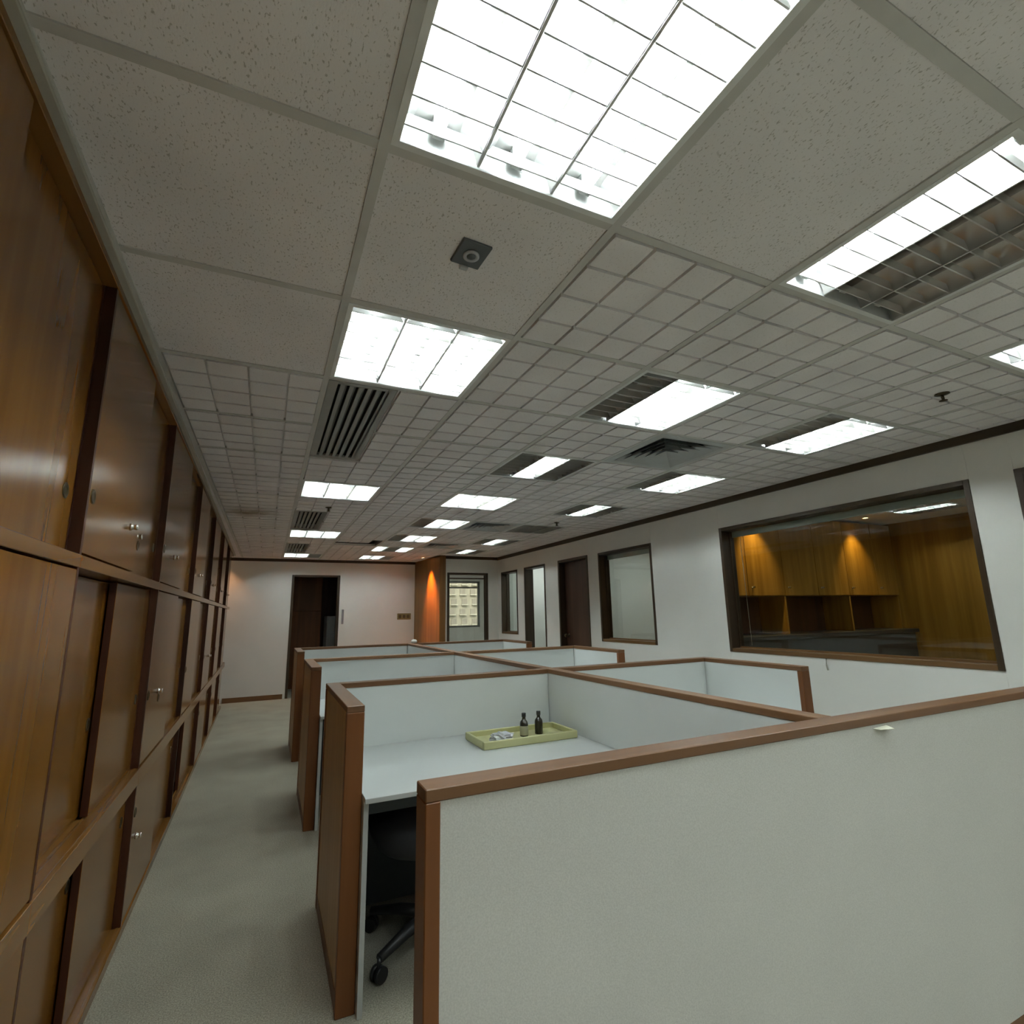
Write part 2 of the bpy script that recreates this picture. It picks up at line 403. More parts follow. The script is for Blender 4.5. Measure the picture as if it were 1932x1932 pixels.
# ------------------------------------------------------------------ fluorescent fixtures
def trap_blade(bm, y, x0, x1, zb, zt, t0, t1):
    v = [bm.verts.new(q) for q in ((x0, y-t0, zb), (x1, y-t0, zb), (x1, y+t0, zb), (x0, y+t0, zb), (x0, y-t1, zt), (x1, y-t1, zt), (x1, y+t1, zt), (x0, y+t1, zt))]
    for q in ((0, 3, 2, 1), (4, 5, 6, 7), (0, 1, 5, 4), (1, 2, 6, 5), (2, 3, 7, 6), (3, 0, 4, 7)): bm.faces.new([v[i] for i in q])
def fx_meshes():
    d = {}
    bm = bmesh.new(); h = .287
    for e in ((-h, -h, .088, h, h, .092), (-h, -h, 0, -h+.004, h, .09), (h-.004, -h, 0, h, h, .09), (-h, -h, 0, h, -h+.004, .09), (-h, h-.004, 0, h, h, .09)): bx(bm, *e)
    d['housing'] = mesh(bm, 'housing', 'white_metal')
    bm = bmesh.new()
    for e in ((-.288, -.288, -.003, -.272, .288, .004), (.272, -.288, -.003, .288, .288, .004), (-.272, -.288, -.003, .272, -.272, .004), (-.272, .272, -.003, .272, .288, .004)): bx(bm, *e)
    d['rim'] = mesh(bm, 'rim', 'white_metal')
    # parabolic trough of one cell: two curved flanks open to the bottom
    bm = bmesh.new(); n = 6
    for s in (-1, 1):
        prev = None
        for k in range(n+1):
            t = k/n; x = s*(.090-.040*t*t); z = .004+.076*t
            cur = (bm.verts.new((x, -.27, z)), bm.verts.new((x, .27, z)))
            if prev: f = bm.faces.new((prev[0], prev[1], cur[1], cur[0])); f.smooth = True
            prev = cur
    bx(bm, -.052, -.27, .079, .052, .27, .081)
    d['reflector'] = mesh(bm, 'reflector', 'alu')
    bm = bmesh.new(); trap = [(-.0905, .003), (.0905, .003), (.074, .032), (-.074, .032)]
    a = [bm.verts.new((x, -.0018, z)) for x, z in trap]; b = [bm.verts.new((x*.98, .0018, z)) for x, z in trap]
    bm.faces.new(a); bm.faces.new(list(reversed(b)))
    for i in range(4): bm.faces.new((a[i], b[i], b[(i+1) % 4], a[(i+1) % 4]))
    d['louvre_blade'] = mesh(bm, 'louvre_blade', 'alu_blade')
    bm = bmesh.new()
    for k in range(8):
        y = -.2345+k*.067
        a = [bm.verts.new((x, y-.0018, z)) for x, z in trap]; b = [bm.verts.new((x*.98, y+.0018, z)) for x, z in trap]
        bm.faces.new(a); bm.faces.new(list(reversed(b)))
        for i in range(4): bm.faces.new((a[i], b[i], b[(i+1) % 4], a[(i+1) % 4]))
    d['louvre'] = mesh(bm, 'louvre', 'alu_blade')
    bm = bmesh.new(); bx(bm, -.003, -.27, .001, .003, .27, .034); d['divider'] = mesh(bm, 'divider', 'alu_blade')
    for nm, mt in (('on', 'tube_lit'), ('off', 'tube_off')):
        bm = bmesh.new(); lathe(bm, [(.0125, -.255), (.0125, .255)], 8, 'y', (0, 0, .050)); d['tube_'+nm] = mesh(bm, 'fluorescent_tube', mt)
    bm = bmesh.new(); bx(bm, -.014, -.008, .034, .014, .008, .08); d['lampholder'] = mesh(bm, 'lampholder', 'white_metal')
    return d
FX = fx_meshes()
fx_labels = {
 (1, -1): 'huge glaring three-tube ceiling light nearest the camera, cut by the top edge',
 (1, 1): 'glaring square ceiling light with three lit tubes just before the long slotted grille',
 (1, 5): 'three-tube ceiling light between the first and second slotted grilles above the aisle',
 (1, 9): 'three-tube ceiling light right behind the second slotted grille above the aisle',
 (1, 13): 'two-lit-tube ceiling light nearest the far wall above the aisle',
 (3, -1): 'big louvred ceiling light at top right with only its left tube lit',
 (3, 1): 'louvred ceiling light with dark left third, just in front of the square diffuser',
 (3, 3): 'louvred ceiling light with only the middle tube lit, between dark brown thirds, middle row',
 (3, 5): 'fully lit three-tube ceiling light behind the one with dark side thirds, middle row',
 (3, 7): 'half dark ceiling light just left of the second square diffuser',
 (3, 9): 'half dark ceiling light right of the displaced ceiling tile',
 (3, 11): 'small far ceiling light with a dark gap between two lit tubes',
 (3, 13): 'two-lit-tube ceiling light nearest the far wall, right of its doorway',
 (5, -1): 'louvred ceiling light cut off by the right edge of the picture',
 (5, 1): 'louvred ceiling light with two lit tubes above the large office window',
 (5, 3): 'louvred ceiling light with two lit tubes just right of the first square diffuser',
 (5, 5): 'ceiling light with only its middle tube lit above the small office window',
 (5, 7): 'switched-off ceiling light, dark square panel in the right row',
 (5, 9): 'small ceiling light with one lit tube before the last one of the right row',
 (5, 11): 'farthest ceiling light of the right row, one lit tube near the glazed doorway',
 (1, -3): 'unseen ceiling light added as fill above and behind the camera in the left row', (3, -3): 'unseen ceiling light added as fill above and behind the camera in the middle row', (5, -3): 'unseen ceiling light added as fill above and behind the camera in the right row',
 (1, -5): 'rearmost unseen ceiling light added as fill behind the camera in the left row', (3, -5): 'rearmost unseen ceiling light added as fill behind the camera in the middle row', (5, -5): 'rearmost unseen ceiling light added as fill behind the camera in the right row'}
for (i, j), pat in fixtures.items():
    f = thing('ceiling_light', fx_labels[(i, j)], 'ceiling light', (xl(i)+.3, yl(j)+.3, CEIL), 0, 'recessed fluorescent ceiling lights')
    link('housing', FX['housing'], f); link('rim', FX['rim'], f)
    for s in (-1, 1): link('divider', FX['divider'], f, (s*.0945, 0, 0))
    for k in range(3):
        cx = (k-1)*.189
        link('reflector', FX['reflector'], f, (cx, 0, 0))
        link('fluorescent_tube', FX['tube_on' if pat[k] == '1' else 'tube_off'], f, (cx, 0, 0))
        for e in (-.262, .262): link('lampholder', FX['lampholder'], f, (cx, e, 0))
        if j <= 3 and j > -4:
            for q in range(8): link('louvre_blade', FX['louvre_blade'], f, (cx, -.2345+q*.067, 0))
        else: link('louvre', FX['louvre'], f, (cx, 0, 0))

# ------------------------------------------------------------------ ceiling vents, diffusers, sprinklers, sensor
for n, r in enumerate(vents):
    y0 = yl(r)+.012; L = [1.13, 1.05, 1.0][n]
    t = thing('slot_vent', ['long slotted grey air grille behind the glaring square light, chipped on one side', 'slotted grey air grille halfway down the aisle ceiling', 'small slotted grey air grille in front of the farthest aisle light'][n], 'air vent', (.165, y0, CEIL), 0, 'slotted ceiling air grilles')
    boxes('frame', 'vent_metal', [(.008, 0, -.004, .048, L, .012), (.262, 0, -.004, .300, L, .012), (.048, 0, -.004, .262, .028, .012), (.048, L-.028, -.004, .262, L, .012)], t, .001)
    box('backing', 'vent_dark', (.01, .004, .05, .298, L-.004, .056), t)
    for k in range(6):
        bm = bmesh.new(); x = .060+k*.0385
        v = [(x, 0, -.004), (x+.018, 0, -.004), (x+.034, 0, .022), (x+.030, 0, .022), (x+.014, 0, .001), (x, 0, .001)]
        a = [bm.verts.new((p[0], .028, p[2])) for p in v]; b = [bm.verts.new((p[0], L-.028, p[2])) for p in v]
        bm.faces.new(a); bm.faces.new(list(reversed(b)))
        for q in range(6): bm.faces.new((a[q], a[(q+1) % 6], b[(q+1) % 6], b[q]))
        obj('slat', bm, 'vent_metal', t)
for n, (i, j) in enumerate(diffusers):
    t = thing('square_diffuser', ['square four-way air diffuser with dark chevron slots in front of the big office window', 'square air diffuser with dark chevron slots in the middle of the ceiling', 'farthest square air diffuser, dark, near the timber column'][n], 'air vent', (xl(i)+.3, yl(j)+.3, CEIL), 0, 'square ceiling air diffusers')
    bm = bmesh.new()
    for e in ((-.29, -.29, -.003, -.235, .29, .004), (.235, -.29, -.003, .29, .29, .004), (-.235, -.29, -.003, .235, -.235, .004), (-.235, .235, -.003, .235, .29, .004)): bx(bm, *e)
    obj('frame', bm, 'diffuser_white', t, .001)
    box('duct', 'vent_dark', (-.24, -.24, .10, .24, .24, .106), t)
    for k, (ro, ri) in enumerate(((.240, .186), (.192, .138), (.144, .090), (.096, .046), (.05, .0))):
        bm = bmesh.new()   # sloping square cone: wide lip low, narrow throat high
        a = [bm.verts.new((sx*ro, sy*ro, -.006)) for sx, sy in ((-1, -1), (1, -1), (1, 1), (-1, 1))]
        b = [bm.verts.new((sx*max(ri, .001), sy*max(ri, .001), .034)) for sx, sy in ((-1, -1), (1, -1), (1, 1), (-1, 1))]
        a2 = [bm.verts.new((v.co.x*.985, v.co.y*.985, v.co.z+.003)) for v in a]; b2 = [bm.verts.new((v.co.x*.985, v.co.y*.985, v.co.z+.003)) for v in b]
        for q in range(4):
            p = (q+1) % 4
            bm.faces.new((a[q], a[p], b[p], b[q])); bm.faces.new((a2[q], b2[q], b2[p], a2[p])); bm.faces.new((a[q], a2[q], a2[p], a[p]))
        o = obj('vane', bm, 'diffuser_white', t); o.location.z = .0
for n, (x, y, lb) in enumerate(((2.85, 1.215, 'small dark sprinkler head under the ceiling near the right edge'), (.45, 4.93, 'dark sprinkler head in front of the second slotted grille'), (2.88, 4.95, 'dark sprinkler head above the dark brown office door'))):
    t = thing('sprinkler', lb, 'sprinkler', (x, y, CEIL), 0, 'ceiling sprinkler heads')
    bm = bmesh.new(); lathe(bm, [(.028, .004), (.030, -.004), (.012, -.009), (.008, -.010)], 18); obj('rosette', bm, 'brass_dark', t)
    bm = bmesh.new(); tube(bm, [(.0, 0, -.006), (0, 0, -.03)], .006); tube(bm, [(-.010, 0, -.01), (-.013, 0, -.022), (0, 0, -.034)], .0025, 6); tube(bm, [(.010, 0, -.01), (.013, 0, -.022), (0, 0, -.034)], .0025, 6); obj('yoke', bm, 'brass_dark', t)
    bm = bmesh.new(); lathe(bm, [(.003, -.032), (.017, -.035), (.017, -.037), (.003, -.038)], 14); obj('deflector', bm, 'brass_dark', t)
t = thing('ceiling_sensor', 'square dark sensor plate with a pale ring between the two glaring lights', 'sensor', (.452, 1.198, CEIL), .06)
box('plate', 'sensor_dark', (-.043, -.05, -.006, .043, .05, .003), t, .002)
bm = bmesh.new(); lathe(bm, [(.023, -.006), (.023, -.011), (.013, -.011), (.013, -.006)], 24); obj('ring', bm, 'sensor_light', t)
bm = bmesh.new(); lathe(bm, [(.012, -.004), (.012, -.012), (.005, -.016)], 20); obj('lens', bm, 'sensor_dark', t)
bm = bmesh.new(); bx(bm, -.012, .046, -.013, .012, .062, .002); obj('clip', bm, 'sensor_light', t, .002)

# ------------------------------------------------------------------ storage wall on the left (sliding doors)
bays = [.20, 1.72, 2.945, 4.31, 5.65, 6.98, 8.25, 9.20]
rows = {'upper': (1.487, 2.268), 'middle': (.667, 1.448), 'lower': (.045, .592)}
doors = {'upper': [(.20, 1.09, 0), (1.09, 1.72, 3), (1.72, 2.37, 0), (2.37, 2.945, 3), (2.945, 3.68, 0), (3.68, 4.31, 3), (4.31, 4.98, 0), (4.98, 5.65, 3), (5.65, 6.34, 0), (6.34, 6.98, 3), (6.98, 7.6, 0), (7.6, 8.25, 3), (8.25, 8.72, 0), (8.72, 9.2, 3)],
         'middle': [(.20, 1.09, 3), (1.09, 1.73, 0), (1.73, 2.36, 6), (2.36, 2.945, 3), (2.945, 3.63, 0), (3.63, 4.31, 3), (4.31, 4.9, 0), (4.9, 5.65, 3), (5.65, 6.35, 0), (6.35, 6.98, 3), (6.98, 7.6, 0), (7.6, 8.25, 3), (8.25, 8.72, 0), (8.72, 9.2, 3)],
         'lower': [(.20, 1.09, 3), (1.09, 1.73, 0), (1.73, 2.37, 6), (2.37, 2.945, 3), (2.945, 3.6, 0), (3.6, 4.31, 3), (4.31, 4.95, 6), (4.95, 5.65, 3), (5.65, 6.3, 0), (6.3, 6.98, 3), (6.98, 7.6, 0), (7.6, 8.25, 3), (8.25, 8.72, 0), (8.72, 9.2, 3)]}
ordn = ['nearest', 'second', 'third', 'fourth', 'fifth', 'sixth', 'seventh']
cab_labels = ['tall varnished wood storage cabinet with sliding doors, %s from the camera along the left wall' % s for s in ordn]
cab_labels[0] = 'tall varnished wood storage cabinet with sliding doors nearest the camera at the left edge'
cab_labels[6] = 'last narrow varnished wood storage cabinet of the left row, beside the far wall'
bm = bmesh.new(); lathe(bm, [(.021, 0), (.021, .0015), (.016, .0025), (.014, .001), (.004, -.001)], 18, 'x'); PULL = mesh(bm, 'finger_pull', 'brass_dark')
bm = bmesh.new(); lathe(bm, [(.013, 0), (.013, .004), (.009, .006), (.009, .014), (.0105, .016), (.0105, .021), (.003, .022)], 16, 'x'); LOCK = mesh(bm, 'lock', 'chrome')
locks = {('middle', 0): [(1.827, .973, 'lock')]}
bay_objs = []
for b in range(7):
    y0, y1 = bays[b], bays[b+1]
    t = thing('storage_cabinet', cab_labels[b], 'cabinet', (-.443-.0105*y0, y0, 0), TH, 'sliding door cabinets along the left wall')
    bay_objs.append(t); L = y1-y0
    # local: y along wall, x towards room, front plane x=0
    boxes('carcass', 'cab_edge', [(-.45, .0, .0, -.44, L, 2.29), (-.44, 0, 0, -.001, .016, 2.29), (-.44, L-.004, 0, -.030, L, 2.29), (-.44, .016, 0, -.085, L-.004, .03), (-.44, .016, .61, -.085, L-.004, .65), (-.44, .016, 1.455, -.085, L-.004, 1.48), (-.44, .016, 2.27, -.085, L-.004, 2.29)], t)
    box('middle_rail', 'cab_h', (-.085, .0, 1.450, .004, L, 1.484), t, .0015)
    box('lower_rail', 'cab_h', (-.085, .0, .596, .004, L, .664), t, .0015)
    box('top_rail', 'cab_h', (-.085, .0, 2.270, .003, L, 2.297), t, .0015)
    box('plinth', 'cab_h', (-.085, .0, .0, .003, L, .042), t, .0015)
    for zt in (.664, .042, 1.484):
        for k, xx in enumerate((-.013, -.043, -.073)):
            box('track', 'cab_h', (xx-.004, .018, zt-.001, xx+.004, L-.006, zt+.004), t)
for row, (z0, z1) in rows.items():
    for (a, c, d) in doors[row]:
        b = next(k for k in range(7) if bays[k]-.02 <= a and c <= bays[k+1]+.02)
        t = bay_objs[b]; la, lc = max(a-bays[b], 0), min(c, bays[b+1])-bays[b]
        dep = -.01*d; g = .003
        if d == 0: ea, ec = la+g, lc
        else: ea, ec = max(la-.05, .018), lc-g-.004
        bm = bmesh.new(); bx(bm, dep-.024, ea, z0+.004, dep-.0015, ec, z1-.003)
        for f in bm.faces:
            if abs(f.calc_center_median().y-(ea+ec)/2) > (ec-ea)*.49: f.material_index = 1
        dr = obj('sliding_door', bm, ['cab', 'cab_edge'], t, .001)
        # hardware
        if d == 0:
            link('finger_pull', PULL, dr, (dep-.0012, ea+.045, z0+.165 if row == 'upper' else (z0+.30 if row == 'middle' else z1-.12)))
            if row == 'upper' and b > 0:
                link('lock', LOCK, dr, (dep-.0012, ec-.12 if b == 1 else (ea+ec)/2, z0+.155))
        else:
            link('finger_pull', PULL, dr, (dep-.0012, ec-.06, z0+.155 if row == 'upper' else (z0+.30 if row == 'middle' else z1-.12)))
            if row == 'upper' and b == 1: link('lock', LOCK, dr, (dep-.0012, la+.14, z0+.155))
            if row == 'upper' and b == 1: link('finger_pull', PULL, dr, (dep-.0012, la+.19, z0+.125))
        if row == 'middle':
            if d == 6: link('lock', LOCK, dr, (dep-.0012, 1.845-bays[b], .973))
            if (b, d) == (2, 0): link('lock', LOCK, dr, (dep-.0012, 3.25-bays[b], .957)); link('finger_pull', PULL, dr, (dep-.0012, 3.29-bays[b], .92))
            if b == 4 and d == 0: link('lock', LOCK, dr, (dep-.0012, 6.2-bays[b], .945))
        if row == 'lower' and (b, d) in ((2, 0), (3, 6)): link('lock', LOCK, dr, (dep-.0012, (3.07 if b == 2 else 4.6)-bays[b], .35 if b == 2 else .30))

# ------------------------------------------------------------------ cubicle partitions
PH = .985
LX0, LX1, SX0, SX1, RX0, RX1 = .288, .352, 1.515, 1.578, 2.738, 2.802
FY0, FY1 = 1.030, 1.096
def framed_panel(t, ax, a0, a1, c0, c1, m_lo, m_hi, stile_a=True, stile_b=True, names=('panel',)):
    """upright screen along axis ax from a0 to a1, thickness c0..c1; m_lo / m_hi = face material on the low / high side"""
    fx = 'frame_'+ax
    def B(n, mt, u0, u1, v0, v1, z0, z1, bev=0):
        e = (u0, v0, z0, u1, v1, z1) if ax == 'x' else (v0, u0, z0, v1, u1, z1)
        return box(n, mt, e, t, bev)
    B('top_cap', fx, a0, a1, c0, c1, PH-.024, PH, .002)
    if stile_a: B('end_stile', 'frame_z', a0, a0+.030, c0, c1, 0, PH-.024, .002)
    if stile_b: B('end_stile', 'frame_z', a1-.030, a1, c0, c1, 0, PH-.024, .002)
    s, e = a0+(.030 if stile_a else 0), a1-(.030 if stile_b else 0); mid = (c0+c1)/2
    B('panel', m_lo, s, e, c0+.004, mid, .06, PH-.024)
    B('panel', m_hi, s, e, mid, c1-.004, .06, PH-.024)
    B('skirting', fx, s, e, c0+.002, c1-.002, 0, .06)
t = thing('front_partition', 'long low cubicle partition with beige fabric face and wood cap in the foreground', 'partition', (0, 0, 0))
framed_panel(t, 'x', .293, RX1, FY0, FY1, 'fabric', 'panel_white')
t = thing('spine_partition', 'long central partition with wood cap running away between left and right cubicles', 'partition', (0, 0, 0))
framed_panel(t, 'y', FY1, 6.232, SX0, SX1, 'panel_white', 'panel_white', False, True)
backs = [2.766, 4.466, 6.166]
lw_lab = ['L-shaped partition with brown wing end standing nearest the camera beside the aisle', 'L-shaped partition with brown wing end in the middle of the aisle side', 'L-shaped partition with brown wing end farthest down the aisle side']
rw_lab = ['L-shaped partition around the nearest right-hand cubicle, its wood post under the big office window', 'L-shaped partition around the middle right-hand cubicle, its wood post under the small office window', 'L-shaped partition around the farthest right-hand cubicle, dark post before the pale doorway']
for n, yb in enumerate(backs):
    wy = [2.065, 3.76, 5.50][n]
    t = thing('cubicle_partition', lw_lab[n], 'partition', (0, 0, 0), 0, 'cubicle partitions on the aisle side')
    framed_panel(t, 'x', LX1, SX0, yb, yb+.064, 'panel_white', 'panel_white', False, False)
    framed_panel(t, 'y', wy, yb+.064, LX0, LX1, 'wing_face', 'panel_white', True, True)
    t = thing('cubicle_partition', rw_lab[n], 'partition', (0, 0, 0), 0, 'cubicle partitions on the office side')
    framed_panel(t, 'x', SX1, RX0, yb, yb+.064, 'panel_white', 'panel_white', False, False)
    framed_panel(t, 'y', wy-.02, yb+.064, RX0, RX1, 'panel_white', 'fabric', True, True)

# ------------------------------------------------------------------ desks
DZT = .68
desk_lab = [['white laminate desk with the yellow tray on it', 'white laminate desk in the middle cubicle beside the aisle', 'white laminate desk in the farthest cubicle beside the aisle'],
            ['white laminate desk in the nearest right-hand cubicle behind the foreground partition', 'white laminate desk in the middle right-hand cubicle', 'white laminate desk in the farthest right-hand cubicle']]
for side, (xa, xb) in enumerate(((LX1, SX0), (SX1, RX0))):
    for n, yb in enumerate(backs):
        t = thing('desk', desk_lab[side][n], 'desk', (xa+.002, yb-.002, 0), 0, 'built-in cubicle desks')
        W_ = xb-xa-.004; D_ = .76
        box('desktop', 'laminate', (0, -D_, DZT-.018, W_, 0, DZT), t, .0015)
        box('side_panel', 'laminate_edge', (0, -D_+.03, 0, .018, -.001, DZT-.018), t, .001)
        box('side_panel', 'laminate_edge', (W_-.018, -D_+.03, 0, W_, -.001, DZT-.018), t, .001)
        box('modesty_panel', 'dark_panel', (.018, -.04, .0, W_-.018, -.022, DZT-.018), t, .001)
        box('back_rail', 'dark_panel', (.018, -D_+.10, DZT-.085, W_-.018, -D_+.118, DZT-.018), t, .001)

# ------------------------------------------------------------------ tray with bottles and crumpled wrapper
TX0, TX1, TY0, TY1, TZ = .962, 1.478, 2.405, 2.660, DZT
t = thing('desk_tray', 'shallow pale yellow wooden tray lying on the front desk', 'tray', (TX0, TY0, TZ), 0)
W_, D_ = TX1-TX0, TY1-TY0
box('base', 'tray', (.012, .012, .002, W_-.012, D_-.012, .010), t)
for e in ((0, 0, 0, W_, .014, .036), (0, D_-.014, 0, W_, D_, .036), (0, .014, 0, .014, D_-.014, .036), (W_-.014, .014, 0, W_, D_-.014, .036)): box('rim', 'tray', e, t, .003)
for p in ((.02, .05), (.02, .16)):
    bm = bmesh.new(); lathe(bm, [(.006, .010), (.006, .015), (.002, .017)], 10, 'z', (p[0]+.01, p[1], 0)); obj('screw_head', bm, 'brass_dark', t)
def bottle(x, y, label, lab):
    t = thing('bottle', label, 'bottle', (x, y, TZ+.010), 0, 'small brown bottles on the tray')
    bm = bmesh.new(); lathe(bm, [(.018, 0), (.021, .002), (.021, .060), (.019, .070), (.011, .080), (.009, .084), (.009, .094), (.0105, .095), (.0105, .098), (.008, .099)], 24); obj('glass_body', bm, 'bottle_brown', t)
    bm = bmesh.new(); lathe(bm, [(.0112, .094), (.0112, .112), (.009, .114)], 20); obj('cap', bm, 'cap_black', t)
    if lab:
        bm = bmesh.new(); lathe(bm, [(.0213, .006), (.0216, .007), (.0216, .050), (.0213, .051)], 24); obj('label_band', bm, 'paper_label', t)
bottle(1.237, 2.535, 'small brown bottle with a pale paper label on the yellow tray', True)
bottle(1.328, 2.545, 'small dark brown bottle without label on the yellow tray, right of the labelled one', False)
bm = bmesh.new(); bmesh.ops.create_icosphere(bm, subdivisions=3, radius=1)
rr = random.Random(3)
for v in bm.verts:
    k = .65+.6*rr.random(); v.co = Vector((v.co.x*.062*k, v.co.y*.036*k, max(-.016, v.co.z*.026*k)))
o = obj('plastic_wrapper', bm, 'plastic_bag', None, 0, (1.095, 2.50, TZ+.0265)); tag(o, 'crumpled clear plastic wrapper lying in the yellow tray', 'wrapper')
bm = bmesh.new(); tube(bm, [(-.055, -.008, 0), (.055, .008, 0)], .003, 8)
o = obj('pencil', bm, 'brass_dark', None, 0, (1.375, 2.475, TZ+.0135)); tag(o, 'thin dark pencil lying in the yellow tray beside the bottles', 'pencil')

# ------------------------------------------------------------------ office chair under the first desk
CX, CY = .70, 2.33
t = thing('office_chair', 'black swivel office chair pushed under the front desk', 'chair', (CX, CY, 0), 0)
def rounded_cushion(bm, cx, cy, cz, sx, sy, sz, n=3.2):
    bmesh.ops.create_uvsphere(bm, u_segments=32, v_segments=16, radius=1)
    for v in bm.verts:
        c = v.co
        def p(a): return math.copysign(abs(a)**(2/n), a)
        r = max(math.hypot(c.x, c.y), 1e-5); k = max(1e-9, abs(c.x/r)**n+abs(c.y/r)**n)**(-1/n)
        h = math.copysign(abs(c.z)**.7, c.z)
        v.co = Vector((cx+c.x/r*k*sx*min(1, (r**.5)), cy+c.y/r*k*sy*min(1, (r**.5)), cz+h*sz))
    for f in bm.faces: f.smooth = True
bm = bmesh.new(); rounded_cushion(bm, 0, 0, .455, .26, .25, .075); obj('seat', bm, 'black_fabric', t)
bm = bmesh.new(); rounded_cushion(bm, .30, 0, .535, .035, .21, .09); obj('backrest', bm, 'black_fabric', t)
bm = bmesh.new(); tube(bm, [(.10, 0, .37), (.24, 0, .36), (.31, 0, .42), (.325, 0, .5)], .016, 8); obj('back_bracket', bm, 'black_plastic', t)
bm = bmesh.new(); lathe(bm, [(.11, .385), (.10, .35), (.05, .33), (.032, .32)], 20); obj('seat_mechanism', bm, 'black_plastic', t)
bm = bmesh.new(); lathe(bm, [(.036, .10), (.036, .24), (.026, .245), (.026, .33)], 18); obj('gas_column', bm, 'black_plastic', t)
bm = bmesh.new(); lathe(bm, [(.05, .075), (.055, .085), (.05, .125), (.03, .13)], 18); obj('base_hub', bm, 'black_plastic', t)
a0 = math.atan2(2.185-CY, .455-CX)
for k in range(5):
    a = a0+k*2*math.pi/5; c, s = math.cos(a), math.sin(a); R_ = .285
    bm = bmesh.new(); tube(bm, [(c*.03, s*.03, .105), (c*.15, s*.15, .100), (c*R_, s*R_, .075)], [.026, .022, .016], 8); leg = obj('base_leg', bm, 'black_plastic', t)
    bm = bmesh.new()
    px, py = -s, c
    for sd in (-1, 1):
        o_ = Vector((c*R_, s*R_, .027))+Vector((px, py, 0))*sd*.012
        tube(bm, [o_-Vector((px, py, 0))*.008, o_+Vector((px, py, 0))*.008], .027, 16)
    tube(bm, [(c*R_, s*R_, .04), (c*R_, s*R_, .08)], .008, 8)
    obj('caster', bm, 'black_plastic', leg)

# ------------------------------------------------------------------ doors and windows of the right wall
def window_set(name, key, label, blind=True):
    y0, y1, z0, z1 = openings[key]; T = .03
    t = struct(link(name, None), label)
    D0, D1 = XR-.006, XR+WT+.004
    box('frame_jamb', 'dark_trim_z', (D0, y0, z0, D1, y0+T, z1), t, .002)
    box('frame_jamb', 'dark_trim_z', (D0, y1-T, z0, D1, y1, z1), t, .002)
    box('frame_head', 'dark_trim_y', (D0, y0+T, z1-T, D1, y1-T, z1), t, .002)
    box('window_sill', 'sill', (D0, y0+T, z0, D1, y1-T, z0+T), t, .002)
    box('glazing_bead', 'sill', (XR+.085, y0+T, z0+T, XR+.097, y1-T, z0+T+.014), t)
    box('glazing_bead', 'dark_trim_z', (XR+.085, y1-T-.012, z0+T, XR+.097, y1-T, z1-T), t)
    box('pane', 'pane', (XR+.100, y0+T, z0+T, XR+.104, y1-T, z1-T), t)
    if blind:
        box('blind_headrail', 'blind', (XR+.112, y0+T+.01, z1-T-.055, XR+.135, y1-T-.01, z1-T-.004), t, .002)
    return t
w1 = window_set('window_1', 'window_1', 'large internal office window with brown frame on right wall')
window_set('window_2', 'window_2', 'medium internal window with dark frame on right wall')
window_set('window_3', 'window_3', 'narrow internal window with dark frame at the far end of right wall', False)
bm = bmesh.new(); tube(bm, [(XR+.122, 3.30, 1.96), (XR+.121, 3.296, 1.5), (XR+.121, 3.29, 1.0)], .0022, 6); obj('blind_cord', bm, 'moulding', w1)
def doorframe(t, y0, y1, z1, T=.035):
    box('door_jamb', 'dark_trim_z', (XR-.008, y0, 0, XR+WT+.004, y0+T, z1), t, .002)
    box('door_jamb', 'dark_trim_z', (XR-.008, y1-T, 0, XR+WT+.004, y1, z1), t, .002)
    box('door_head', 'dark_trim_y', (XR-.008, y0+T, z1-T, XR+WT+.004, y1-T, z1), t, .002)
def handle(t, x, y, z):
    bm = bmesh.new(); lathe(bm, [(.022, 0), (.022, -.006), (.008, -.008), (.008, -.04), (.024, -.045), (.022, -.065), (.006, -.07)], 16, 'x', (x, y, z)); obj('door_knob', bm, 'brass_dark', t)
y0, y1, _, z1 = openings['door_2']
t = struct(link('door_2', None), 'dark brown flush door set deep in right wall'); doorframe(t, y0, y1, z1)
lf = box('door_leaf', 'door_brown', (XR+.085, y0+.037, .006, XR+.125, y1-.037, z1-.037), t, .002); handle(lf, XR+.085, y1-.10, 1.0)
y0, y1, _, z1 = openings['door_3']
t = struct(link('door_3', None), 'open doorway with dark frame giving onto a pale room'); doorframe(t, y0, y1, z1, .03)
y0, y1, _, z1 = openings['door_4']
t = struct(link('door_4', None), 'dark reddish brown door at right edge of the picture'); doorframe(t, y0, y1, z1)
lf = box('door_leaf', 'door_brown', (XR+.05, y0+.037, .006, XR+.09, y1-.037, z1-.037), t, .002); handle(lf, XR+.05, y0+.10, 1.0)
# doorway in far wall
t = struct(link('door_1', None), 'dark open doorway in the far wall')
box('door_jamb', 'dark_trim_z', (DX0-.012, YF-.008, 0, DX0+.028, YF+.104, DZ), t, .002); box('door_jamb', 'dark_trim_z', (DX1-.028, YF-.008, 0, DX1+.012, YF+.104, DZ), t, .002)
box('door_head', 'dark_trim_x', (DX0+.028, YF-.008, DZ-.035, DX1-.028, YF+.104, DZ), t, .002)
